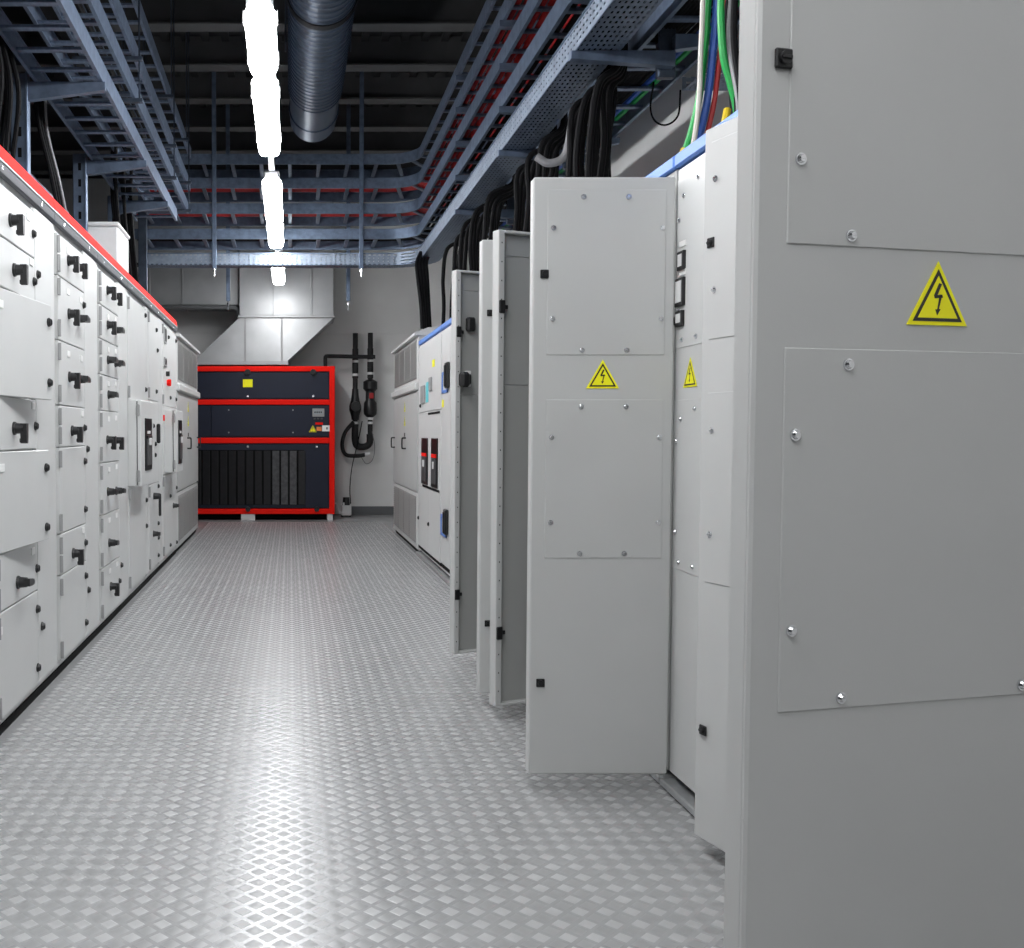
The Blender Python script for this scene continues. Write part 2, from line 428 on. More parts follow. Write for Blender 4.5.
# a breaker box stands proud of the next two columns
def breaker_box(t, y0, y1, z0, z1, xf, w0, w1, wz0, wz1):
    bx = part('breaker_box', MB().box(FX - .004, xf - .032, y0, y1, z0, z1, .004), 'paint', t)
    d = part('box_gasket', MB().box(xf - .032, xf - .026, y0 + .008, y1 - .008, z0 + .008, z1 - .008), 'plinth', bx)
    d = part('box_door', MB().box(xf - .026, xf, y0, y1, z0, z1, .004), 'paint', bx)
    fr = MB(); fr.mi = 0; fr.box(xf - .001, xf + .006, w0, w1, wz0, wz1, .002)
    fr.mi = 1; hh = wz1 - wz0; ww = w1 - w0
    fr.box(xf + .004, xf + .014, w0 + .14 * ww, w1 - .14 * ww, wz0 + .10 * hh, wz0 + .60 * hh, .003)
    fr.mi = 2; fr.box(xf + .012, xf + .022, w0 + .35 * ww, w1 - .35 * ww, wz0 + .48 * hh, wz0 + .62 * hh, .003)
    fr.mi = 2; fr.box(xf + .004, xf + .009, w0 + .25 * ww, w1 - .3 * ww, wz0 + .70 * hh, wz0 + .76 * hh, .001)
    fr.mi = 3; fr.box(xf + .005, xf + .0155, w0 + .14 * ww, w1 - .14 * ww, wz0 + .605 * hh, wz0 + .67 * hh, .001)
    part('breaker', fr, ['glass_dark', 'breaker', 'white_plastic', 'black'], bx, 'black circuit breaker face in a window')
    for z in (z0 + .07, z1 - .07): inst('hinge', HINGE, bx, (xf - .02, y0 - .004, z), rot=(0, 0, R(-90)))
    return bx
t = left_cabinet('switchgear_cabinet', 6.72, 7.70, 'grey switchgear cabinet in left row with large raised breaker box beside eight small doors')
d = ldoor(t, 6.76, 7.60, 1.385, 2.09); knob(d, 7.55, 2.045); knob(d, 7.56, 1.49)
d = ldoor(t, 6.76, 7.60, .80, 1.385, hinges=False, name='mounting_panel')
d = ldoor(t, 6.76, 7.60, .09, .80); knob(d, 7.555, .656); knob(d, 7.555, .46)
breaker_box(t, 6.76, 7.36, .80, 1.385, -1.005, 6.93, 7.25, .90, 1.265)
ldoor(t, 7.60, 7.695, .07, 2.12, name='cable_compartment_door', hinges=False)
t = left_cabinet('switchgear_cabinet', 7.70, 8.55, 'narrow grey switchgear cabinet between the two raised breaker boxes')
d = ldoor(t, 7.72, 8.30, 1.42, 2.11); 
for yy, z in ((8.17, 2.0), (8.23, 1.84), (8.15, 1.50)): knob(d, yy, z)
d = ldoor(t, 7.72, 8.30, .76, 1.42)
for yy, z in ((8.08, 1.075), (8.07, .986), (7.97, 1.22), (7.8, 1.30)): knob(d, yy, z)
part('door_lever', MB().box(FX, FX + .03, 8.17, 8.20, 1.08, 1.24, .008), 'black', d)
d = ldoor(t, 7.72, 8.30, .09, .76)
lv = MB(); lv.cyl((FX, 7.98, .66), (FX + .05, 7.98, .66), .028, .024); lv.box(FX + .04, FX + .06, 7.965, 7.995, .50, .68, .006); part('lever_handle', lv, 'handle', d)
handle(d, 7.95, .36, False)
for yy, z in ((8.24, .727), (8.23, .42), (8.23, .30), (8.225, .157)): knob(d, yy, z)
ldoor(t, 8.30, 8.545, .07, 2.12, name='cable_compartment_door', hinges=False)
t = left_cabinet('switchgear_cabinet', 8.55, 9.68, 'grey switchgear cabinet with meters and a red button, beside the louvred cabinet')
d = ldoor(t, 8.58, 9.62, 1.40, 2.11)
for z0, z1 in ((1.94, 2.08), (1.74, 1.82)):
    g = part('meter', MB().box(FX - .002, FX + .012, 8.66, 8.80, z0, z1, .003), 'hinge', d)
    part('meter_face', MB().box(FX + .011, FX + .014, 8.675, 8.785, z0 + .02, z1 - .015), 'glass_dark', d)
m = MB(); m.cyl((FX, 8.83, 1.685), (FX + .03, 8.83, 1.685), .022); part('push_button', m, 'black', d)
m = MB(); m.cyl((FX, 8.89, 1.61), (FX + .012, 8.89, 1.61), .026); m.cyl((FX + .012, 8.89, 1.61), (FX + .035, 8.89, 1.61), .032, .03); part('stop_button', m, 'red', d, 'red mushroom push button')
for yy, z in ((8.98, 2.02), (9.56, 2.04), (9.1, 1.485), (9.56, 1.485)): knob(d, yy, z)
ldoor(t, 8.58, 9.62, .80, 1.40, hinges=False, name='mounting_panel')
m = MB(); m.box(FX - .002, FX + .003, 8.60, 8.70, 1.27, 1.32); part('red_label', m, 'red', t)
breaker_box(t, 8.72, 9.25, .82, 1.365, -.99, 8.86, 9.14, .89, 1.28)
d = ldoor(t, 8.58, 9.62, .09, .80); handle(d, 9.3, .49, False)
for yy, z in ((9.07, .595), (9.56, .645), (9.05, .15), (9.56, .12)): knob(d, yy, z)

# louvred cabinets at the far end of either row; sgn +1 faces +x, -1 faces -x
def louvred(sgn, fx, y0, y1, label):
    t = thing('louvred_cabinet', (fx - sgn * .3, (y0 + y1) / 2, 0), label, 'cabinet')
    def bx(x0, x1, *a, c=.003): return MB().box(fx + sgn * x0, fx + sgn * x1, *a, c)
    part('body', bx(-.62, -.022, y0, y1, .03, 2.10), 'paint_warm', t)
    part('plinth', bx(-.60, -.03, y0 + .01, y1 - .01, 0, .035, c=0), 'plinth', t)
    part('roof', MB().prism([(2.10, fx + sgn * .03), (2.125, fx + sgn * .03), (2.175, fx - sgn * .10), (2.175, fx - sgn * .62), (2.10, fx - sgn * .62)][::sgn], 1, y0 - .01, y1 + .01), 'paint', t)
    part('upper_frame', bx(-.022, -.006, y0 + .004, y1 - .004, 1.655, 2.095), 'paint', t)
    part('lower_frame', bx(-.022, -.006, y0 + .004, y1 - .004, .05, .585), 'paint', t)
    n = 4; w_ = (y1 - y0 - .16) / n
    for za, zb in ((1.69, 2.07), (.10, .55)):
        for i in range(n):
            ya = y0 + .08 + i * w_
            g = part('vent_panel', bx(-.012, -.002, ya + .02, ya + w_ - .02, za, zb), 'louvre', t)
            sl = MB(); z = za + .012
            while z < zb - .015:
                sl.prism([(z, fx + sgn * .006), (z + .004, fx + sgn * .006), (z + .014, fx - sgn * .004), (z + .008, fx - sgn * .004)][::sgn], 1, ya + .028, ya + w_ - .028); z += .024
            part('louvre_slats', sl, 'louvre', g, kind='stuff')
    part('lip', MB().box(fx - sgn * .022, fx + sgn * .028, y0, y1, 1.575, 1.65, .012), 'paint', t)
    ym = (y0 + y1) / 2
    for a, b, h in ((y0, ym, ym - .16), (ym, y1, y1 - .16)):
        d = part('door', bx(-.022, 0, a + .003, b - .003, .60, 1.57), 'paint_warm', t)
        inst('pull_handle', PULL, d, (fx, h, 1.06), 0 if sgn > 0 else math.pi)
    d0 = d
    for q, z in ((SIGN_L, 1.43), (SIGN_L, 1.28)):
        inst('warning_sign', q, t, (fx, ym - .05, z), 0 if sgn > 0 else math.pi)
    part('small_plate', MB().box(fx, fx + sgn * .004, ym - .09, ym - .02, 1.13, 1.17), 'black', t)
    return t
louvred(1, FX, 9.69, 11.86, 'grey louvred cabinet at far end of the left row')
louvred(-1, 1.22, 9.60, 11.80, 'grey louvred cabinet at far end of the right row')

# ------------------------------------------------------------------ right row, fronts at x = 1.24
RX = 1.24
def right_body(name, y0, y1, label, open_=False, top=2.0):
    t = thing(name, (RX + .3, (y0 + y1) / 2, 0), label, 'cabinet', 'right row of control cabinets')
    if open_:
        b = MB(); x0, x1 = RX, RX + .62
        b.box(x0, x1, y0 + .001, y0 + .02, .05, top, .002); b.box(x0, x1, y1 - .02, y1 - .001, .05, top, .002)
        b.box(x0, x1, y0 + .02, y1 - .02, top - .02, top, .002); b.box(x0, x1, y0 + .02, y1 - .02, .05, .07, .002)
        b.box(x1 - .02, x1, y0 + .02, y1 - .02, .07, top - .02, .002)
        part('body', b, 'paint_inner', t)
        part('mounting_plate', MB().box(x1 - .06, x1 - .045, y0 + .05, y1 - .05, .15, top - .12, .002), 'sill', t)
    else:
        part('body', MB().box(RX + .022, RX + .62, y0 + .001, y1 - .001, .05, top, .004), 'paint', t)
    part('plinth', MB().box(RX + .03, RX + .60, y0, y1, 0, .05), 'plinth', t)
    part('sill', MB().box(RX - .03, RX + .03, y0 + .002, y1 - .002, .004, .028, .004), 'sill', t, 'bright metal sill strip at the floor')
    part('blue_strip', MB().box(RX - .012, RX + .05, y0 + .001, y1 - .001, top + .001, top + .045, .006), 'blue', t, 'blue trim strip along the top edge')
    return t

def door_frame(hinge, ang):
    """hinge (x, y) of the outer face; ang 0 = shut with the hinge on the near side,
    returns T mapping (u along the door from hinge, v into the door, z)"""
    d = Vector((math.cos(ang), math.sin(ang)))
    return d
ZB, ZT, TH = .05, 1.965, .045
def swing_door(t, hinge, free, outer_side, covers=True, sign=True, sign_z=1.328, w_cov=.045, inner_panel=True, locks=True, sf=(.32, .30), dz=0., su=.5):
    """door leaf between two plan points on its outer face; outer_side = +1 when the outer face looks to the
    left of the direction hinge -> free"""
    h = Vector(hinge); f = Vector(free); d = (f - h); wd = d.length; d.normalize()
    n = Vector((-d.y, d.x)) * outer_side                      # outward normal
    def T(p): q = h + d * p[0] + n * p[1]; return (q.x, q.y, p[2])
    mir = outer_side
    m = MB()
    m.box(0, wd, -.012, 0, ZB, ZT, .004, T)                                       # sheet
    m.box(.002, .03, -TH, -.010, ZB + .001, ZT - .001, .003, T); m.box(wd - .03, wd - .0005, -TH, -.008, ZB + .001, ZT - .001, .003, T)
    m.box(.03, wd - .03, -TH, -.010, ZT - .012, ZT - .001, .002, T); m.box(.03, wd - .03, -TH, -.010, ZB + .001, ZB + .012, .002, T)
    if mir < 0: m.f = [q for q in m.f]
    dr = part('door', m, 'paint_warm', t)
    rz = math.atan2(n.y, n.x)
    if inner_panel:
        m = MB(); m.box(.032, wd - .032, -.0165, -.011, 1.352, ZT - .10, .001, T); m.box(.032, wd - .032, -.0165, -.011, .06, 1.348, .001, T); m.box(.032, wd - .032, -.0165, -.011, ZT - .096, ZT - .014, .001, T)
        part('inner_plate', m, 'paint_inner', dr)
        hl = MB(); z = ZB + .06
        while z < ZT - .05:
            hl.box(wd - .018, wd - .014, -TH - .0004, -TH + .001, z, z + .006, 0, T); z += .075
        part('punched_holes', hl, 'plinth', dr, kind='stuff')
    if covers:
        a, b = .030, wd - w_cov
        for z0, z1 in ((1.404, 1.925), (.754, 1.262)):
            z0 += dz; z1 += dz
            m = MB(); m.box(a, b, -.001, .0022, z0, z1, .0012, T); part('cover_plate', m, 'paint_warm', dr)
            q = [(a + sf[0] * (b - a), z0 + .015), (b - sf[1] * (b - a), z0 + .015), (a + sf[0] * (b - a), z1 - .022), (b - sf[1] * (b - a), z1 - .022)]
            q += [(a + .012, z0 + .115), (b - .018, z0 + .115), (a + .012, z1 - .120), (b - .018, z1 - .120)]
            for u, z in q: p = T((u, .0022, z)); inst('screw', SCREW, dr, p, rz)
    if sign: inst('warning_sign', SIGN, dr, T((wd * su, .0008, sign_z)), rz)
    if locks:
        for z in (1.66, .35): inst('square_lock', LOCK, dr, T((wd - .036, .0, z)), rz)
        if inner_panel:
            for z in (1.66, .35):
                m = MB(); m.box(wd - .032, wd - .004, -TH - .006, -TH + .012, z - .026, z + .026, .003, T); m.box(wd - .05, wd - .03, -TH + .004, -TH + .012, z - .008, z + .008, .001, T)
                part('latch', m, 'black', dr)
    return dr

# nearest door, swung past a right angle towards the camera
t = right_body('control_cabinet', 1.49, 2.12, 'open control cabinet nearest the camera, door with warning triangle filling right edge', True)
a5 = R(13.6); fr = Vector((.634, 1.372)); hg = fr + Vector((math.cos(a5), math.sin(a5))) * .62
swing_door(t, hg, fr, 1, w_cov=.048, sf=(.22, .19), dz=.008, su=.513, sign_z=1.337)
# ajar door
t = right_body('control_cabinet', 2.12, 2.75, 'control cabinet with its door slightly ajar behind the nearest open door', True)
dr = swing_door(t, (1.235, 2.245), (1.112, 2.715), 1, covers=False, sign=False, inner_panel=True, locks=True)
h4 = Vector((1.235, 2.245)); d4 = (Vector((1.112, 2.715)) - h4).normalized(); n4 = Vector((-d4.y, d4.x)); rz4 = math.atan2(n4.y, n4.x)
def T4(p): q = h4 + d4 * p[0] + n4 * p[1]; return (q.x, q.y, p[2])
for z0, z1 in ((1.404, 1.925), (.754, 1.262)):
    m = MB(); m.box(.03, .455, -.001, .0022, z0, z1, .0012, T4); part('cover_plate', m, 'paint_warm', dr)
    for u, z in ((.435, z1 - .10), (.435, z0 + .13), (.10, z0 + .05), (.10, z1 - .05), (.22, z0 + .03)): inst('screw', SCREW, dr, T4((u, .0022, z)), rz4)
# shut narrow cabinet with meters
t = right_body('control_cabinet', 2.755, 3.235, 'narrow shut control cabinet with small meters, between two open doors')
d = part('door', MB().box(RX, RX + .022, 2.760, 3.230, .05, 1.995, .004), 'paint', t)
for z0, z1 in ((1.425, 1.96), (.72, 1.26)):
    part('cover_plate', MB().box(RX - .0022, RX + .001, 2.79, 3.225, z0, z1, .001), 'paint', d)
    for yy, z in ((3.06, z0 + .025), (3.17, z0 + .025), (3.20, z0 + .12), (3.205, z1 - .13), (3.06, z1 - .03), (3.17, z1 - .06), (2.9, z0 + .025), (2.9, z1 - .03)):
        inst('screw', SCREW, d, (RX - .0022, yy, z), math.pi)
for z0, z1, ya, yb in ((1.668, 1.728, 3.15, 3.20), (1.556, 1.645, 3.15, 3.215), (1.492, 1.542, 3.155, 3.21)):
    g = MB(); g.mi = 0; g.box(RX - .012, RX, ya, yb, z0, z1, .002); g.mi = 1; g.box(RX - .0135, RX - .011, ya + .01, yb - .01, z0 + .012, z1 - .010)
    part('meter', g, ['black', 'white_plastic'], d)
for z in (1.742, 1.652):
    part('name_tag', MB().box(RX - .005, RX - .001, 3.15, 3.20, z, z + .018), 'white_tag', d)
inst('warning_sign', SIGN, d, (RX - .001, 3.105, 1.328), math.pi)
inst('square_lock', LOCK, d, (RX - .002, 3.219, 1.515), math.pi)
# door seen flat on
t = right_body('control_cabinet', 3.24, 3.64, 'open control cabinet whose door faces the aisle with a warning triangle, mid picture', True)
swing_door(t, (1.222, 3.2), (.772, 3.2), 1)
t = right_body('control_cabinet', 3.645, 4.20, 'open control cabinet with bare inner door side showing, behind the flat-on door', True)
swing_door(t, (1.219, 4.207), (.811, 4.042), -1, sign=False, covers=False)
t = right_body('control_cabinet', 4.205, 4.62, 'open control cabinet whose door stands back to back with its neighbour', True)
swing_door(t, (1.232, 4.245), (.803, 4.215), 1, sign=False, covers=False)
t = right_body('control_cabinet', 4.625, 5.17, 'farthest open control cabinet of the right row, inner door side showing', True)
dr = swing_door(t, (1.211, 5.177), (.803, 5.012), -1, sign=False, covers=False)
h1 = Vector((1.211, 5.177)); d1 = (Vector((.803, 5.012)) - h1).normalized(); n1 = Vector((d1.y, -d1.x))
def T1(p): q = h1 + d1 * p[0] + n1 * p[1]; return (q.x, q.y, p[2])
m = MB(); m.box(.34, .37, -.03, -.016, 1.39, 1.47, .003, T1); part('latch_box', m, 'white_plastic', dr)
m = MB(); m.box(.375, .425, -.085, -.04, 1.385, 1.46, .012, T1); m.box(.36, .39, -.07, -.05, 1.40, 1.45, .006, T1); part('inner_handle', m, 'handle', dr)
m = MB(); m.box(.325, .37, -.05, -.016, 1.665, 1.735, .008, T1); part('wiring_block', m, 'black', dr)
# shut cabinets further down
def shut(y0, y1, label, doors=2):
    t = right_body('control_cabinet', y0, y1, label)
    part('front_panel', MB().box(RX, RX + .022, y0 + .003, y1 - .003, .05, 1.995, .004), 'paint', t)
    return t
for y0, y1, lb in ((5.175, 6.06, 'shut control cabinet just beyond the farthest open door'), (6.065, 7.06, 'shut control cabinet between the farthest open door and the breaker cabinets')):
    t = shut(y0, y1, lb)
    for i in range(2):
        dw = (y1 - y0 - .02) / 2; a = y0 + .01 + i * dw
        d = part('door', MB().box(RX - .012, RX, a, a + dw - .005, .07, 1.97, .003), 'paint', t)
        for z in (1.66, .35): inst('square_lock', LOCK, d, (RX - .012, a + .44, z), math.pi)
        inst('warning_sign', SIGN, d, (RX - .012, a + .24, 1.328), math.pi)
# breaker cabinet with lever handles in blue frames
t = shut(7.065, 8.14, 'control cabinet with black levers in blue frames, beside the far breaker cabinet')
d = part('door', MB().box(RX - .012, RX, 7.08, 8.12, .11, 1.97, .003), 'paint', t)
for zc, yc in ((1.60, 7.80), (.46, 7.82)):
    b = MB()
    y_a, y_b, za, zb = yc - .02, yc + .28, zc - .12, zc + .05
    for q in ((y_a, y_b, za, za + .025), (y_a, y_b, zb - .025, zb), (y_a, y_a + .03, za, zb), (y_b - .03, y_b, za, zb)): b.box(RX - .02, RX - .012, *q, .002)
    part('blue_frame', b, 'blue', d)
    m = MB(); m.box(RX - .04, RX - .012, yc - .10, yc + .01, zc - .09, zc + .11, .008); m.box(RX - .05, RX - .035, yc - .07, yc - .02, zc - .08, zc + .09, .006)
    part('lever_handle', m, 'black', d)
part('yellow_tag', MB().box(RX - .016, RX - .012, 8.0, 8.07, 1.37, 1.43), 'yellow', d)
part('door_gap', MB().box(RX - .006, RX, 7.08, 8.12, .075, .11), 'plinth', t)
# far breaker cabinet with two windows
t = shut(8.145, 9.59, 'control cabinet with two dark breaker windows, beside the far right louvred cabinet')
d = part('door', MB().box(RX - .012, RX, 8.16, 9.57, 1.36, 1.97, .003), 'paint', t)
part('yellow_tag', MB().box(RX - .016, RX - .012, 8.52, 8.64, 1.73, 1.79), 'yellow', d)
part('cyan_label', MB().box(RX - .016, RX - .012, 8.90, 9.04, 1.44, 1.62), 'cyan', d)
part('meter', MB().box(RX - .026, RX - .012, 9.10, 9.34, 1.44, 1.60, .004), 'hinge', d)
part('meter', MB().box(RX - .026, RX - .012, 8.66, 8.80, 1.53, 1.65, .004), 'hinge', d)
inst('lock_knob', KNOB, d, (RX - .012, 9.40, 1.42), math.pi)
d = part('door', MB().box(RX - .012, RX, 8.16, 9.57, .70 - .03, 1.35, .003), 'paint', t)
for a, b in ((8.30, 8.66), (8.90, 9.30)):
    fr_ = MB(); fr_.mi = 0; fr_.box(RX - .020, RX - .010, a, b, .70, 1.12, .003); fr_.mi = 1; fr_.box(RX - .026, RX - .018, a + .05, b - .05, .73, .95, .003)
    fr_.mi = 2; fr_.box(RX - .027, RX - .018, a + .05, b - .05, .955, .985, .001); fr_.mi = 3; fr_.box(RX - .032, RX - .022, a + .15, b - .15, .86, .92, .002)
    part('breaker_window', fr_, ['glass_dark', 'breaker', 'red', 'white_plastic'], d, 'dark breaker window with a red indicator')
part('slot', MB().box(RX - .014, RX - .011, 8.2, 8.9, 1.325, 1.345), 'plinth', t)
part('slot', MB().box(RX - .014, RX - .011, 8.2, 9.25, .672, .692), 'plinth', t)
for i in range(2):
    a = 8.16 + i * .705
    d = part('door', MB().box(RX - .012, RX, a, a + .70, .10, .665, .003), 'paint', t); inst('lock_knob', KNOB, d, (RX - .012, a + (.66 if i == 0 else .64), .36), math.pi)
part('door_gap', MB().box(RX - .006, RX, 8.16, 9.57, .072, .10), 'plinth', t)

# ------------------------------------------------------------------ chiller at the far end
MY = 13.40
t = thing('chiller', (-.65, MY + .45, 0), 'dark navy chiller machine with bright red frame at the far wall', 'machine')
mx0, mx1 = -1.88, .600
rows = [(1.995, 2.065), (1.55, 1.62), (1.035, 1.11), (.085, .155)]
part('casing', MB().box(mx0 + .03, mx1 - .03, MY + .03, MY + .92, .16, 2.04, .004), 'navy', t)
for z0, z1 in rows:
    part('frame_rail', MB().box(mx0, mx1 - .072, MY, MY + .07, z0, z1, .006), 'red', t)
for x in (mx0, mx1 - .072):
    part('frame_post', MB().box(x, x + .072, MY, MY + .07, .085, 2.065, .006), 'red', t)
    part('frame_post', MB().box(x, x + .072, MY + .86, MY + .93, .085, 2.065, .006), 'red', t)
for z0, z1 in (rows[0], rows[3]):
    for x in (mx0, mx1 - .072): part('frame_rail', MB().box(x, x + .072, MY + .07, MY + .86, z0, z1, .006), 'red', t)
part('roof_panel', MB().box(mx0 + .06, mx1 - .06, MY + .05, MY + .9, 2.04, 2.068, .004), 'navy', t)
for a, b in ((-.66, -.47), (.50, .575), (-1.85, -1.7)):
    part('foot', MB().box(a, b, MY + .02, MY + .16, 0, .088, .004), 'white_plastic', t)
    part('foot', MB().box(a, b, MY + .75, MY + .9, 0, .088, .004), 'white_plastic', t)
part('shadow_filler', MB().box(mx0 + .05, mx1 - .05, MY + .14, MY + .80, .02, .15), 'plinth', t)  # black block stands in for the shadow gap under the machine
def mp(x0, x1, z0, z1): return part('panel', MB().box(x0, x1, MY + .010, MY + .034, z0, z1, .005), 'navy', t)
p1 = mp(-1.80, .52, 1.635, 1.98)
part('yellow_sticker', MB().box(-.63, -.50, MY + .006, MY + .011, 1.785, 1.89), 'yellow', p1)
for x in (-.565, .31):
    m = MB(); m.cyl((x, MY + .012, 1.985), (x, MY - .03, 1.985), .042, .038, 16); m.box(x - .012, x + .012, MY - .045, MY - .028, 1.95, 2.02, .004); part('latch_knob', m, 'black', p1)
    m = MB(); m.cyl((x, MY + .012, 1.665), (x, MY + .004, 1.665), .014); part('bolt', m, 'screw', p1)
mp(-1.80, -1.068, 1.125, 1.54)
p2 = mp(-1.055, .52, 1.125, 1.54)
m = MB(); m.mi = 0; m.box(.30, .46, MY + .002, MY + .012, 1.39, 1.50, .004); m.mi = 1; m.box(.32, .44, MY, MY + .004, 1.425, 1.475); m.mi = 2
for i in range(4): m.box(.325 + i * .028, .345 + i * .028, MY - .001, MY + .003, 1.438, 1.462)
part('control_display', m, ['hinge', 'screen', 'breaker'], p2, 'grey control display')
for x in (.315, .36, .41): part('display_key', MB().box(x, x + .03, MY, MY + .012, 1.355, 1.375, .002), 'breaker', p2)
part('red_sticker', MB().box(.34, .44, MY + .006, MY + .011, 1.285, 1.315), 'red', p2)
part('orange_sticker', MB().box(.355, .425, MY + .006, MY + .011, 1.20, 1.255), 'orange', p2)
m = MB(); m.mi = 0; m.box(.43, .53, MY + .004, MY + .011, 1.195, 1.275); m.mi = 1; m.box(.485, .505, MY + .002, MY + .005, 1.22, 1.25); part('white_sticker', m, ['white_tag', 'breaker'], p2)
sg = inst('warning_sign', SIGN, p2, (.305, MY + .0085, 1.215), -math.pi / 2)
for x in (-.82, .04):
    for z in (1.18, 1.48): m = MB(); m.cyl((x, MY + .012, z), (x, MY + .006, z), .010); part('bolt', m, 'hinge', p2)
p3 = mp(-1.80, .52, .165, 1.025)
part('louvre_recess', MB().box(-1.78, .19, MY + .004, MY + .012, .21, .945, 0), 'plinth', p3)
x = -1.75; i = 0
while x < .14:
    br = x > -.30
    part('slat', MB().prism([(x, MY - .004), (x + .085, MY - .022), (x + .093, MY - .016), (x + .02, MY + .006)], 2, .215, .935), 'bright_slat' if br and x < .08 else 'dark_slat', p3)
    x += .1165; i += 1
for x in (-.565, .36):
    m = MB(); m.cyl((x, MY + .012, .99), (x, MY + .004, .99), .014); part('bolt', m, 'screw', p3)
    m = MB(); m.cyl((x, MY + .012, .15), (x, MY - .03, .15), .036, .032, 16); m.box(x - .010, x + .010, MY - .045, MY - .028, .12, .18, .004); part('latch_knob', m, 'black', p3)

# metal ducting above it
t = thing('air_duct', (-.2, MY + .4, 2.1), 'bright sheet-metal air duct with sloping hood above the chiller', 'duct')
part('hood', MB().add([(-1.30, MY + .06, 2.13), (-.04, MY + .06, 2.13), (-.04, MY + .8, 2.13), (-1.30, MY + .8, 2.13),
                       (-.68, MY + .10, 2.72), (.585, MY + .10, 2.72), (.585, MY + .8, 2.72), (-.68, MY + .8, 2.72)],
                      [(0, 1, 5, 4), (1, 2, 6, 5), (2, 3, 7, 6), (3, 0, 4, 7), (4, 5, 6, 7), (3, 2, 1, 0)]), 'duct_metal', t)
part('bottom_flange', MB().box(-1.32, -.02, MY + .03, MY + .82, 2.085, 2.132, .004), 'duct_metal', t)
part('top_flange', MB().box(-.70, .605, MY + .07, MY + .82, 2.718, 2.748, .004), 'duct_metal', t)
for xa, xb in ((-.80, .012), (-.83, .28)): pass
for x0_, x1_, nm in ((-.68, -.235, 0), (-.225, .28, 1), (.29, .585, 2)):
    part('duct_panel', MB().box(x0_, x1_, MY + .10 + .004 * nm, MY + .8, 2.748, 4.6, .006), 'duct_metal', t)
for x in (-.23, .285): part('seam_rib', MB().box(x - .012, x + .012, MY + .085, MY + .12, 2.748, 4.6, .004), 'duct_metal', t)
for xb, xt in ((-.60, -.60), (-.11, -.11)):
    part('seam_rib', MB().add([(xb - .012, MY + .05, 2.14), (xb + .012, MY + .05, 2.14), (xt + .012, MY + .088, 2.715), (xt - .012, MY + .088, 2.715),
                               (xb - .012, MY + .07, 2.14), (xb + .012, MY + .07, 2.14), (xt + .012, MY + .11, 2.715), (xt - .012, MY + .11, 2.715)],
                              [(0, 1, 2, 3), (7, 6, 5, 4), (0, 4, 5, 1), (1, 5, 6, 2), (2, 6, 7, 3), (3, 7, 4, 0)]), 'hinge', t)
t = thing('air_duct', (-1.4, MY + .5, 2.8), 'sheet-metal side duct running to the left wall behind the louvred cabinet', 'duct')
part('duct_panel', MB().box(XL + .004, -1.46, MY + .2, MY + .9, 2.90, 4.6, .01), 'duct_metal', t)
part('duct_panel', MB().box(-1.45, -.69, MY + .2, MY + .9, 2.90, 4.6, .01), 'duct_metal', t)
m = MB(); m.tube(bez([(XL + .03, MY + .19, 2.87), (-1.0, MY + .19, 2.87), (-.78, MY + .19, 2.87), (-.71, MY + .19, 2.84), (-.69, MY + .19, 2.78)], 5), .03, 10); part('bottom_lip', m, 'baseboard', t)
for x in (-1.455, -1.9): part('seam_rib', MB().box(x - .012, x + .012, MY + .185, MY + .22, 2.9, 4.6, .004), 'duct_metal', t)

# black pipes on the far wall
PY = 14.22
def pipe(x, label, top, parts_):
    t = thing('insulated_pipe', (x, PY, .95), label, 'pipe', 'black insulated pipes on the far wall')
    m = MB(); m.tube([(x, PY, 1.02), (x, PY, top)], .036, 14); part('pipe', m, 'black_rubber', t)
    m = MB(); m.tube([(x, PY, 1.95), (x, PY, top - .22)], .043, 14); part('sleeve', m, 'black_rubber', t)
    for z in parts_['band']: m = MB(); m.cyl((x, PY, z), (x, PY, z + .035), .044, .044, 14); part('band', m, 'white_plastic', t)
    for z in (1.62, 1.45):
        pass
    m = MB(); m.rings([Vector((x, PY, z)) for z in parts_['vz']], parts_['vr'], 16); part('valve_body', m, 'black', t)
    for z in (1.0, 2.4): m = MB(); m.box(x - .012, x + .012, PY, Y1 - .001, z - .012, z + .012); part('bracket', m, 'hinge', t)
    return t
t = pipe(.925, 'left of two black insulated pipes on far wall, with round valve', 2.585, {'band': [2.17, 1.98, 1.36, 1.30], 'vz': [1.36, 1.42, 1.5, 1.56, 1.64, 1.72, 1.8], 'vr': [.05, .06, .085, .085, .06, .05, .045]})
m = MB(); m.cyl((.925, PY - .08, 1.55), (.925, PY - .12, 1.55), .07, .065, 16); part('valve_wheel', m, 'black', t)
m = MB(); m.tube(bez([(.925, PY, 1.3), (.925, PY, 1.08), (.96, PY, .99), (1.06, PY, .98), (1.13, PY, 1.03), (1.135, PY, 1.16)], 6), .05, 12); part('bend', m, 'black_rubber', t)
t = pipe(1.138, 'right of two black insulated pipes on far wall, with red marked valve', 2.59, {'band': [2.18, 2.0, 1.36, 1.30], 'vz': [1.4, 1.44, 1.5, 1.6, 1.64, 1.76, 1.80, 1.9, 1.93], 'vr': [.05, .09, .095, .09, .065, .065, .1, .1, .05]})
part('red_mark', MB().box(1.12, 1.18, PY - .075, PY - .06, 1.66, 1.74, .004), 'cable_red', t)
m = MB(); m.tube(bez([(.49, MY + .5, 2.05), (.49, MY + .5, 2.20), (.50, MY + .52, 2.23), (.56, MY + .6, 2.245), (1.0, PY - .10, 2.245), (1.20, PY - .10, 2.245)], 6), .028, 12)
solo('insulated_pipe', m, 'black_rubber', (.49, MY + .5, 2.07), 'black horizontal pipe running from chiller top across the two wall pipes', 'pipe')
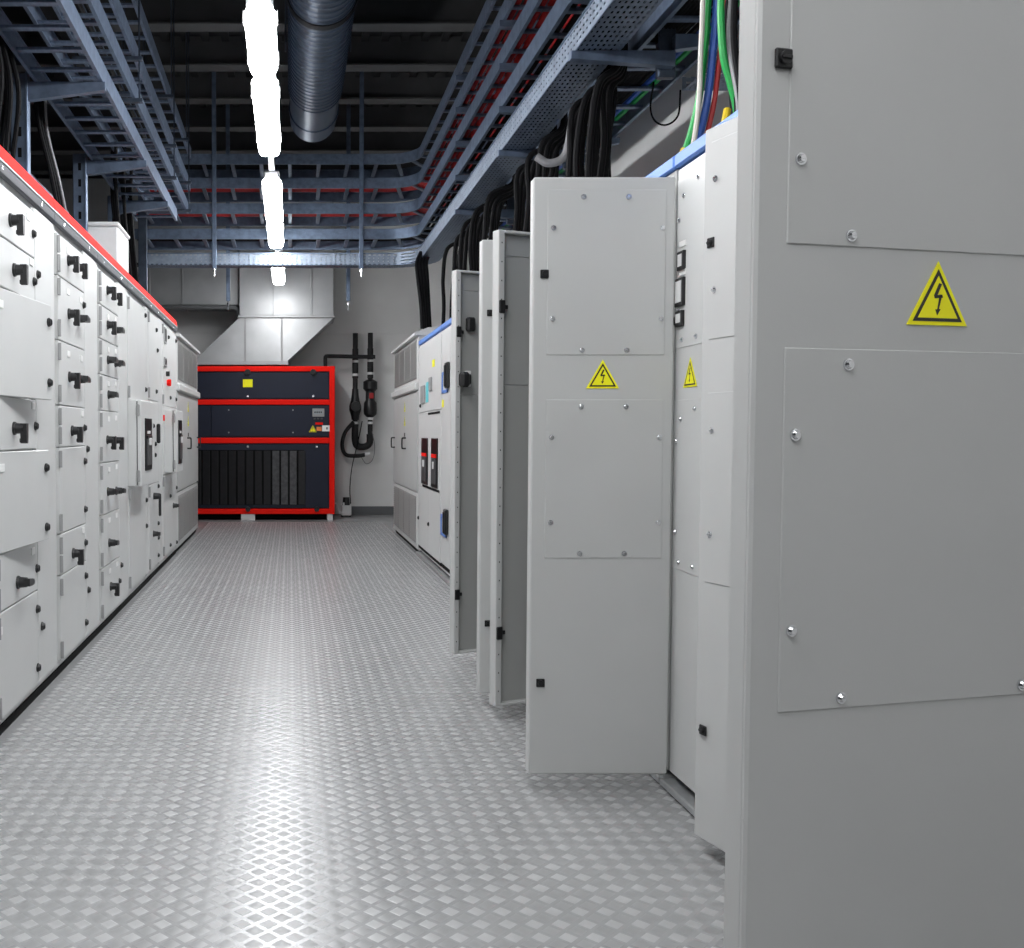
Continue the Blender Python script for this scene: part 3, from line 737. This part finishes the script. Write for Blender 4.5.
m = MB(); m.tube(bez([(.90, PY - .05, 1.33), (.78, PY - .05, 1.18), (.74, PY - .05, 1.0), (.79, PY - .05, .87), (.95, PY - .05, .85), (1.08, PY - .05, .87)], 8), .028, 10)
m.mi = 1; m.cyl((1.06, PY - .05, .87), (1.13, PY - .05, .875), .032, .032, 10)
solo('drain_hose', m, ['black_rubber', 'white_plastic'], (.78, PY - .05, .9), 'black hose looping below the two wall pipes', 'hose')
m = MB(); m.tube(bez([(1.02, PY - .07, 1.34), (.95, PY - .07, 1.0), (.88, PY - .06, .7), (.85, PY - .05, .4), (.86, PY - .05, .17)], 8), .007, 6)
solo('signal_cable', m, 'cable_black', (.86, PY - .05, .17), 'thin dark cable hanging from wall pipes to the floor pump', 'cable')
m = MB(); m.tube(bez([(1.0, PY - .06, .85), (1.08, PY - .06, .74), (1.17, PY - .06, .80), (1.2, PY - .06, .98), (1.16, PY - .06, 1.2)], 8), .005, 6)
solo('signal_cable', m, 'cable_grey', (1.08, PY - .06, .74), 'thin grey cable loop right of the pipe bend', 'cable')
t = thing('condensate_pump', (.78, 14.05, 0), 'small grey and black pump on the floor beside the chiller', 'pump')
part('body', MB().box(.72, .86, 13.95, 14.15, .02, .16, .012), 'white_plastic', t)
m = MB(); m.cyl((.79, 14.05, .16), (.79, 14.05, .27), .055, .045, 14); part('motor', m, 'black', t)
m = MB(); m.tube(bez([(.60, 13.9, .18), (.64, 13.92, .19), (.67, 13.92, .12), (.69, 13.93, .07), (.73, 13.93, .07), (.75, 13.93, .14), (.75, 13.95, .20)], 6), .012, 8); part('white_tube', m, 'white_plastic', t)
m = MB()
for x in (.73, .84): m.box(x - .012, x + .012, 13.97, 14.13, 0, .022)
part('feet', m, 'black', t)

# ------------------------------------------------------------------ cable ladders and trays
YC, XI, RB = 10.42, 1.31, .30         # front rail of the crossing run, inner rail of the right run, bend radius
def lpath(off, z, ystart=1.6, xend=-1.62):
    p = [(xend, YC + off, z)]; x = xend
    p.append((XI - RB, YC + off, z))
    for i in range(1, 10):
        a = R(90 - i * 10); r = RB + off
        p.append((XI - RB + r * math.cos(a), YC - RB + r * math.sin(a), z))
    p.append((XI + off, ystart, z))
    return p
WC, WR = .62, .38
def opath(z, ystart=1.6, xend=-1.62):
    p = [(xend, YC + WC, z), (XI - RB, YC + WC, z)]
    for i in range(1, 10):
        a = R(90 - i * 10); p.append((XI - RB + (RB + WR) * math.cos(a), YC - RB + (RB + WC) * math.sin(a), z))
    return p + [(XI + WR, ystart, z)]
def along(path, step):
    P = [Vector(p) for p in path]; out = []; acc = step * .5
    for a, b in zip(P, P[1:]):
        L = (b - a).length; s = acc
        while s < L: out.append((a + (b - a) * (s / L), (b - a).normalized())); s += step
        acc = s - L
    return out
RAIL = [(-.004, 0), (.004, 0), (.016, 0), (.016, .006), (.004, .006), (.004, .099), (.016, .099), (.016, .105), (-.004, .105)]
def rail_prof(side): 
    p = [(o * side, z) for o, z in RAIL]
    return p if side > 0 else p[::-1]
RUNG = MB().box(-.5, .5, -.02, .02, 0, .016, .002).mesh('rung', 'galv')
def ladder(name, pin, pout, label, rungs, group, m='galv'):
    """pin and pout: plan paths of the two rails; rungs: list of (a, b) end points"""
    t = thing(name, pin[0], label, 'cable ladder', group)
    part('side_rail', MB().sweep(pin, rail_prof(1)), m, t)
    part('side_rail', MB().sweep(pout, rail_prof(-1)), m, t)
    for a, b in rungs:
        a = Vector(a); b = Vector(b); d = b - a
        o = inst('rung', RUNG, t, (a + b) / 2, math.atan2(d.y, d.x)); o.scale = (d.length, 1, 1)
    return t
W = .34
LV = [3.17, 3.43, 3.69, 3.935]
nm = ['lowest', 'second lowest', 'second highest', 'topmost']
for i, z in enumerate(LV):
    pin, pout = lpath(0, z), opath(z)
    rg = []
    x = -1.5
    while x < XI - RB: rg.append(((x, YC + .004, z + .02), (x, YC + WC - .004, z + .02))); x += .30
    for a in (72, 45, 18):
        c, s = math.cos(R(a)), math.sin(R(a)); rg.append(((XI - RB + RB * c, YC - RB + RB * s, z + .02), (XI - RB + (RB + WR) * c, YC - RB + (RB + WC) * s, z + .02)))
    y = YC - RB - .1
    while y > 1.7: rg.append(((XI + .004, y, z + .02), (XI + WR - .004, y, z + .02))); y -= .30
    ladder('cable_ladder', pin, pout, 'steel cable ladder crossing the aisle and turning along right row, %s of four' % nm[i], rg, 'stacked cable ladders of the right run', 'galv')
    if i < 3:
        for k in range(6):
            o = .06 + .05 * k
            red = i in (1, 2)
            m = MB(); m.tube([(p[0], p[1], p[2]) for p in lpath(o, z + .036 + .017)], .017, 6)
            solo('power_cable', m, 'cable_red' if red else 'cable_black', (-1.62, YC + o, z + .03),
                 '%s power cable lying in the %s cable ladder of the right run' % ('red' if red else 'black', nm[i]), 'cable', '%s cables in the %s ladder' % ('red' if red else 'black', nm[i]))
# perforated tray below them
z = 2.905
t = thing('perforated_tray', (XI, YC, z), 'perforated steel cable tray crossing the aisle and running above right row', 'cable tray')
TW = .20
part('side_wall', MB().sweep(lpath(0, z, 1.6, -1.5), [(-.0015, 0), (.0015, 0), (.0015, .12), (-.0015, .12)]), 'perf_side', t)
part('side_wall', MB().sweep(lpath(TW, z, 1.6, -1.5), [(-.0015, 0), (.0015, 0), (.0015, .12), (-.0015, .12)]), 'perf_side', t)
part('tray_bottom', MB().sweep(lpath(TW / 2, z, 1.6, -1.5), [(-TW / 2, 0), (TW / 2, 0), (TW / 2, .003), (-TW / 2, .003)]), 'perf_flat', t)
part('rim', MB().sweep(lpath(-.004, z, 1.6, -1.5), [(-.004, .115), (.004, .115), (.004, .123), (-.004, .123)]), 'galv', t)
part('rim', MB().sweep(lpath(-.003, z, 1.6, -1.5), [(-.003, -.003), (.004, -.003), (.004, .003), (-.003, .003)]), 'galv', t)
for k in range(5):
    o = .04 + .03 * k
    m = MB(); m.tube(lpath(o, z + .018), .012, 6); solo('power_cable', m, 'cable_black', (-1.62, YC + o, z + .006), 'thin black cable lying in the perforated tray', 'cable', 'black cables in the perforated tray')
# ladder by the right wall
xi, xo, z = 1.66, 2.0, 2.98
z_w = z + .046
rg = []; y = 1.85
while y < 9.6: rg.append(((xi + .004, y, z + .02), (xo - .004, y, z + .02))); y += .30
ladder('cable_ladder', [(xi, 9.7, z), (xi, 1.7, z)], [(xo, 9.7, z), (xo, 1.7, z)], 'steel cable ladder beside right wall carrying green and blue cables', rg, 'single cable ladders')
for k, (c, nmx) in enumerate((('cable_green', 'green'), ('cable_blue', 'blue'), ('cable_black', 'black'))):
    m = MB(); m.tube(bez([(1.95 - .035 * k, 9.6, z + .053), (1.94 - .04 * k, 7, z + .053), (1.955 - .035 * k, 4.5, z + .053), (1.945 - .035 * k, 1.8, z + .053)], 6), .016, 6)
    solo('power_cable', m, c, (1.95 - .035 * k, 9.6, z + .04), 'thick %s cable in the ladder beside the right wall, near its outer rail' % nmx, 'cable')
# supports of the right run: ceiling post with arms
def arm(m, xa, xb, y, z, tip=.035, root=.07):
    s = .022
    m.prism([(z, xa), (z, xb), (z - root, xb), (z - tip, xa)], 1, y - s, y + s)
    return m
wh = ['first (nearest)', 'second', 'third', 'fourth']
for i, y in enumerate((3.05, 4.66, 6.25, 7.88)):
    t = thing('tray_support', (1.74, y, 2.82), 'steel ceiling post with arms carrying right cable ladders, %s along the row' % wh[i], 'bracket', 'ceiling posts of the right cable run')
    pst = MB(); pst.box(1.70, 1.78, y + .024, y + .066, 2.80, ZC, .004)
    p = part('post', pst, 'galv_dark', t)
    sl = MB(); z = 2.86
    while z < 4.8: sl.box(1.695, 1.7005, y + .036, y + .054, z, z + .05); z += .1
    part('slots', sl, 'plinth', p, kind='stuff')
    for k, z in enumerate([2.903] + [q - .002 for q in LV]):
        part('arm', arm(MB(), 1.285, 1.76, y, z), 'galv', t)
    part('arm', arm(MB(), 1.76, 2.03, y, 2.978, .07, .035), 'galv', t)
# hangers of the crossing run
for x, y, lb in ((-.78, YC - .03, 'front left'), (.735, YC - .03, 'front right'), (-.68, YC + WC + .03, 'rear left'), (.64, YC + WC + .03, 'rear right')):
    t = thing('tray_hanger', (x, y, 2.8), 'slotted steel hanger on the %s of the crossing cable ladders' % lb, 'bracket', 'hangers of the crossing cable run')
    part('channel', MB().box(x - .022, x + .022, y - .011, y + .011, 2.86 if y < YC else 2.62, ZC, .003), 'galv', t)
    m = MB(); m.cyl((x, y, 2.78 if y < YC else 2.52), (x, y, 2.9), .008, .008, 8); m.cyl((x, y, 2.83 if y < YC else 2.58), (x, y, 2.845 if y < YC else 2.6), .016, .016, 6); part('threaded_rod', m, 'screw', t)
# cross bars that carry the ladders between a pair of hangers
# left run of ladders
def left_ladder(xi, wid, z, ya, yb, label, step=.27):
    rg = []; y = ya + .1
    while y < yb: rg.append(((xi - .004, y, z + .02), (xi - wid + .004, y, z + .02))); y += step
    t = ladder('cable_ladder', [(xi, ya, z), (xi, yb, z)], [(xi - wid, ya, z), (xi - wid, yb, z)], label, rg, 'stacked cable ladders of the left run', 'galv')
    return t
LS = [(-1.0, .36, 3.03, 1.7, 8.9, 'lowest'), (-.98, .34, 3.27, 1.7, 9.7, 'second lowest'), (-.98, .34, 3.53, 1.7, 9.9, 'second highest'), (-1.0, .34, 3.93, 1.7, 10.2, 'topmost')]
for xi_, wd_, z, ya, yb, n_ in LS:
    t = left_ladder(xi_, wd_, z, ya, yb, 'steel cable ladder running above left row, %s of four' % n_)
    if n_ != 'lowest':
        for y in (2.4, 4.6, 6.4, 8.3, 9.5):
            m = MB()
            for x in (xi_ + .03, xi_ - wd_ - .03): m.cyl((x, y, z - .03), (x, y, ZC), .006, .006, 6)
            m.box(xi_ - wd_ - .05, xi_ + .05, y - .02, y + .02, z - .025, z - .002, .002); part('hanger', m, 'galv_dark', t)
for k in range(4):
    x = -1.26 + .05 * k
    m = MB(); m.tube([(x, 1.8, 3.55 + .055), (x, 9.85, 3.55 + .055)], .019, 6); solo('power_cable', m, 'cable_black', (x, 1.8, 3.58), 'black power cable lying in a high ladder above the left row', 'cable', 'black cables in the left run')
for i, (y, xx) in enumerate(((3.55, -1.44), (5.42, -1.44), (6.95, -1.44), (8.15, -1.42))):
    t = thing('tray_support', (xx, y, 2.2), 'slotted steel post with arm on top of left cabinets, %s along the row' % wh[i], 'bracket', 'posts of the left cable run')
    p = part('post', MB().box(xx - .05, xx + .045, y - .02, y + .025, 2.2, 3.075, .005), 'galv', t)
    sl = MB()
    for k in range(7): sl.box(xx - .012, xx + .008, y - .0215, y - .0195, 2.3 + k * .11, 2.35 + k * .11)
    part('slots', sl, 'plinth', p, kind='stuff')
    part('lip', MB().box(xx + .032, xx + .045, y - .034, y - .02, 2.2, 3.075, .002), 'galv', p)
    m = MB(); m.prism([(3.028, xx + .04), (2.93, xx + .04), (2.985, -.985), (3.028, -.985)], 1, y - .02, y + .02); part('arm', m, 'galv', t)
    m = MB(); m.box(xx - .07, xx + .07, y - .05, y + .05, 2.2, 2.208, .002); part('base_plate', m, 'galv', t)
# things on top of the left cabinets
t = thing('junction_box', (-1.35, 6.97, 2.2), 'pale grey junction box on top of the left cabinets', 'box')
part('body', MB().box(-1.50, -1.20, 7.02, 7.50, 2.2, 2.60, .01), 'white_plastic', t)
part('lid', MB().box(-1.51, -1.19, 7.01, 7.51, 2.60, 2.63, .008), 'white_plastic', t)
t = thing('perforated_tray', (-1.6, 6.2, 2.45), 'short perforated steel tray lying behind posts above left cabinets', 'cable tray')
part('side_wall', MB().box(-1.503, -1.50, 4.5, 6.85, 2.50, 2.66), 'perf_side', t)
part('side_wall', MB().box(-1.75, -1.747, 4.5, 6.85, 2.50, 2.66), 'perf_side', t)
part('tray_bottom', MB().box(-1.75, -1.50, 4.5, 6.85, 2.497, 2.50), 'perf_flat', t)
for y in (4.7, 5.7, 6.6): part('leg', MB().box(-1.74, -1.51, y, y + .03, 2.2, 2.497, .002), 'galv_dark', t)
for k in range(7):
    y = 4.78 + .05 * k
    xx = -1.38 - .03 * (k % 3)
    m = MB(); m.tube(bez([(xx, y, 2.2), (xx - .02 + .01 * (k % 2), y + .02, 2.5), (xx + .03, y - .03 + .02 * (k % 3), 2.85), (xx - .03, y - .05, 3.12), (xx - .02, y - .3, 3.30)], 6), .013, 7)
    solo('power_cable', m, 'cable_black', (xx, y, 2.2), 'black cable dropping onto the left cabinets beside the nearest visible post', 'cable', 'near cable drop of the left row')
for k in range(4):
    y = 6.15 + .07 * k
    m = MB(); m.tube(bez([(-1.36 - .02 * k, y, 2.2), (-1.40, y - .02, 2.45), (-1.42, y - .14, 2.7), (-1.48, y - .20, 3.0), (-1.48, y - .25, 3.25)], 6), .013, 7)
    solo('power_cable', m, 'cable_grey' if k == 3 else 'cable_black', (-1.36 - .02 * k, y, 2.2), 'cable dropping between two posts near the pale junction box' if k < 3 else 'pale grey cable bending down beside the junction box', 'cable', 'middle cable drop of the left row')
for k in range(9):
    y = 7.65 + .12 * k; xx = -1.28 - .035 * (k % 3)
    m = MB(); m.tube(bez([(xx, y + .25, 2.2), (xx - .02, y + .2, 2.45), (xx - .03, y + .08, 2.75), (xx - .04, y, 3.08), (xx, y - .2, 3.3)], 6), .014, 7)
    solo('power_cable', m, 'cable_black', (xx, y + .25, 2.2), 'black cable dropping to the left cabinets near the far junction', 'cable', 'far cable drop of the left row')
# end post of the left run
t = thing('tray_support', (-1.52, YC - .05, 2.2), 'tall steel post at left end of the crossing cable ladders', 'bracket')
part('post', MB().box(-1.56, -1.47, YC - .07, YC - .02, 2.175, ZC, .004), 'galv_dark', t)
part('base_plate', MB().box(-1.58, -1.45, YC - .1, YC, 2.175, 2.182), 'galv_dark', t)

# cables dropping into the right cabinets
def drop(pts, r, c, label, group=None):
    m = MB(); m.tube(bez(pts, 8), r, 8); return solo('power_cable', m, c, pts[0], label, 'cable', group)
drop([(1.31, 3.5, 2.0), (1.37, 3.5, 2.14), (1.41, 3.5, 2.3), (1.43, 3.5, 2.5), (1.45, 3.48, 2.8), (1.56, 3.45, 3.05)], .012, 'cable_green', 'green cable with yellow foot dropping behind the blue strip')
m = MB(); m.tube(bez([(1.322, 3.5, 2.03), (1.345, 3.5, 2.085), (1.368, 3.5, 2.135)], 6), .0155, 8); solo('cable_sleeve', m, 'cable_yellow', (1.322, 3.5, 2.03), 'yellow sleeve on the foot of the green cable', 'sleeve')
drop([(1.37, 3.5, 2.0), (1.405, 3.5, 2.14), (1.44, 3.5, 2.3), (1.46, 3.5, 2.5), (1.48, 3.48, 2.8), (1.58, 3.45, 3.05)], .013, 'cable_blue', 'blue cable dropping beside the green one behind the blue strip')
drop([(1.40, 3.5, 2.0), (1.43, 3.5, 2.14), (1.465, 3.5, 2.3), (1.485, 3.5, 2.5), (1.51, 3.48, 2.8), (1.60, 3.45, 3.05)], .009, 'cable_red', 'thin red cable dropping beside the blue one')
drop([(1.34, 3.44, 2.0), (1.375, 3.45, 2.14), (1.40, 3.47, 2.3), (1.405, 3.47, 2.5), (1.42, 3.45, 2.8), (1.54, 3.4, 3.05)], .009, 'cable_white', 'pale cable dropping left of the green one')
drop([(1.47, 3.3, 2.0), (1.455, 3.3, 2.2), (1.43, 3.3, 2.3), (1.405, 3.3, 2.4), (1.40, 3.3, 2.6), (1.44, 3.28, 2.82), (1.55, 3.25, 3.05)], .012, 'cable_green', 'green cable arching right towards the ajar door')
drop([(1.36, 3.25, 2.0), (1.38, 3.25, 2.08), (1.40, 3.26, 2.16), (1.415, 3.28, 2.2)], .012, 'cable_yellow', 'short yellow cable end standing on the narrow shut cabinet')
for k in range(16):
    a = random.uniform(-.02, .02)
    x = 1.40 + .014 * k; yb = 3.16 + .045 * (k % 5)
    drop([(x, yb, 2.0), (x + .02, yb + .03, 2.2), (x + .03 + a, yb + .10, 2.45), (x + .035, yb + .08, 2.75), (x + .05, yb, 2.88)], .011, 'cable_grey' if k % 5 == 1 else 'cable_black', 'dark cable in the bundle above the narrow shut cabinet', 'dark bundle above the narrow shut cabinet')
for j, (yb, n_, st, x0_, lb) in enumerate(((4.78, 12, .035, 1.40, 'dark cable dropping behind the flat-on open door, nearer bundle'), (5.75, 14, .06, 1.40, 'dark cable dropping behind the flat-on open door, farther bundle'), (7.0, 12, .09, 1.34, 'dark cable dropping behind the back to back doors'), (8.5, 6, .09, 1.36, 'dark cable dropping onto the cabinet with breaker windows'))):
    for k in range(n_):
        x = x0_ + .036 * (k % 5); y = yb + st * k
        drop([(x, y, 2.0), (x + .01, y + .01, 2.3), (x + .01 + random.uniform(-.02, .02), y - .01, 2.55), (x + .04 + random.uniform(-.015, .015), y, 2.8), (1.55 + .02 * (k % 4), y + .02, 2.9), (1.56 + .02 * (k % 4), y + .04, 3.1)], .017, 'cable_black', lb, 'cable drop %s' % ('one', 'two', 'three', 'four')[j])
drop([(1.90, 5.3, 2.99), (1.885, 5.3, 2.86), (1.91, 5.3, 2.79), (1.97, 5.3, 2.77), (2.03, 5.3, 2.82), (2.04, 5.3, 2.95)], .005, 'cable_black', 'thin black cable hanging in a loop below the wall ladder')
m = MB(); m.tube(bez([(1.34, 5.5, 2.66), (1.40, 5.48, 2.62), (1.47, 5.46, 2.64), (1.50, 5.45, 2.72), (1.53, 5.45, 2.95)], 8), .022, 10); solo('conduit', m, 'cable_grey', (1.34, 5.5, 2.66), 'grey bent conduit below the perforated tray', 'conduit')
for k in range(9):
    m = MB(); x = 1.70 + .018 * k; m.tube(bez([(x, 9.6, z_w), (x + .01, 7, z_w), (x - .005, 4.5, z_w), (x, 1.8, z_w)], 5), .009, 6)
    solo('power_cable', m, 'cable_black', (x, 9.6, z_w - .02), 'thin black cable in the wall ladder, between the inner rail and the coloured cables', 'cable', 'black cables in the wall ladder')
for k in range(4):
    drop([(1.28 + .03 * k, 9.72 + .04 * k, 2.176), (1.27 + .03 * k, 9.74 + .04 * k, 2.4), (1.25 + .03 * k, 9.85, 2.7), (1.255 + .03 * k, 9.95, 2.85), (1.3 + .03 * k, 10.0, 2.96)], .02, 'cable_black', 'black cable dropping onto the far right louvred cabinet', 'cable drop at the far right')
t = thing('perforated_tray', (2.2, 5.1, 2.9), 'short perforated steel tray on the right wall beside the ladder', 'cable tray')
part('tray_bottom', MB().box(2.03, 2.4, 4.9, 5.25, 2.93, 2.933), 'perf_flat', t)
part('side_wall', MB().box(2.03, 2.4, 5.25, 5.253, 2.93, 3.0), 'perf_side', t); part('side_wall', MB().box(2.03, 2.4, 4.897, 4.9, 2.93, 3.0), 'perf_side', t)
part('wall_bracket', MB().box(2.39, XR - .001, 4.95, 5.2, 2.90, 2.93, .004), 'galv', t)

# ------------------------------------------------------------------ spiral duct under the ceiling
t = thing('spiral_duct', (.19, 2, 3.75), 'large dark ribbed spiral air duct under the ceiling', 'duct')
prof = []; y = -4.4
while y < 7.55:
    prof += [(y, .198), (y + .05, .198), (y + .056, .206), (y + .064, .206)]; y += .07
m = MB(); m.rings([Vector((.19, q[0], 3.75)) for q in prof], [q[1] for q in prof], 40); part('spiral_tube', m, 'spiral', t)
for y in (1.9, 5.98): m = MB(); m.cyl((.19, y - .03, 3.75), (.19, y + .03, 3.75), .214, .214, 40); part('joint_ring', m, 'plinth', t)
m = MB(); m.rings([Vector((.19, q, 3.75)) for q in (7.5, 8.05, 8.06, 8.1, 8.11, 8.35)], [.190, .190, .2, .2, .19, .19], 36); part('collar', m, 'spiral', t)
m = MB(); m.tube([(.19, 8.3, 3.75), (.19, 8.42, 3.78), (.19, 8.54, 3.86), (.19, 8.62, 3.98), (.19, 8.65, 4.15), (.19, 8.65, ZC)], .19, 28); part('elbow', m, 'spiral', t)
for y in (0.5, 3.9, 6.9):
    m = MB()
    for x in (-.03, .41): m.cyl((x, y, 3.75), (x, y, ZC), .006, .006, 6)
    part('hanger', m, 'galv_dark', t)

# ------------------------------------------------------------------ lights
LZ, LX = 3.05, -.14
t = thing('lighting_rail', (LX, 4, LZ + .15), 'perforated steel rail carrying the row of ceiling lights', 'rail')
part('channel', MB().box(LX - .022, LX + .022, -3.9, 10.36, LZ + .125, LZ + .165, .003), 'lamp_housing', t)
t2 = thing('lighting_rail', (LX, 12, LZ + .15), 'short perforated steel rail carrying the farthest ceiling light', 'rail')
part('channel', MB().box(LX - .022, LX + .022, 11.09, 12.95, LZ + .125, LZ + .165, .003), 'lamp_housing', t2)
for y in (-2, 0, 2, 4.43, 7.1, 9.2, 11.3, 12.9):
    if y > 10: t = t2
    m = MB(); m.cyl((LX, y, LZ + .16), (LX, y, ZC), .006, .006, 8); part('rod', m, 'galv_dark', t)
def lamp(ya, yb, label):
    t = thing('ceiling_light', (LX, (ya + yb) / 2, LZ), label, 'light', 'ceiling lights above the aisle')
    part('housing', MB().box(LX - .062, LX + .062, ya + .02, yb - .02, LZ + .06, LZ + .125, .012), 'lamp_housing', t)
    prof_ = [(-.074, .062), (-.074, .04), (-.058, .008), (-.045, .0), (.045, .0), (.058, .008), (.074, .04), (.074, .062)]
    m = MB(); n = len(prof_); vs = []
    for yy, sc, dz in ((ya + .004, .62, .036), (ya + .09, 1., 0.), (yb - .09, 1., 0.), (yb - .004, .62, .036)):
        for x, z in prof_: vs.append((LX + x * sc, yy, LZ + max(z, dz) if z < .05 else LZ + z))
    fs = [tuple(range(n)), tuple(range(3 * n, 4 * n))[::-1]]
    for i in range(3):
        for k in range(n): fs.append((i * n + (k + 1) % n, i * n + k, (i + 1) * n + k, (i + 1) * n + (k + 1) % n))
    m.add(vs, fs); part('diffuser', m, 'diffuser', t, 'glowing white diffuser')
    for f_ in (.2, .8):
        yy = ya + f_ * (yb - ya)
        for s in (-1, 1): part('clip', MB().box(LX + s * .074, LX + s * .084, yy - .015, yy + .015, LZ + .035, LZ + .10, .003), 'hinge', t)
    return t
lamp(4.64, 5.475, 'short glowing ceiling light at the top of the picture')
lamp(5.54, 7.00, 'long glowing ceiling light beside the end of the spiral duct')
lamp(7.73, 9.275, 'glowing ceiling light in front of the crossing ladders, nearer of two')
lamp(9.335, 10.38, 'glowing ceiling light just before the crossing ladders, farther of two')
lamp(11.49, 12.87, 'farthest glowing ceiling light, near the sheet-metal duct')
lamp(3.0, 4.53, 'glowing ceiling light cut off by the top edge')
for ya in (1.4, -.2, -1.8):  # row continued by unseen lamps, added to light foreground and door faces
    lamp(ya, ya + 1.5, 'added light out of view, brightening the doors that face the camera')
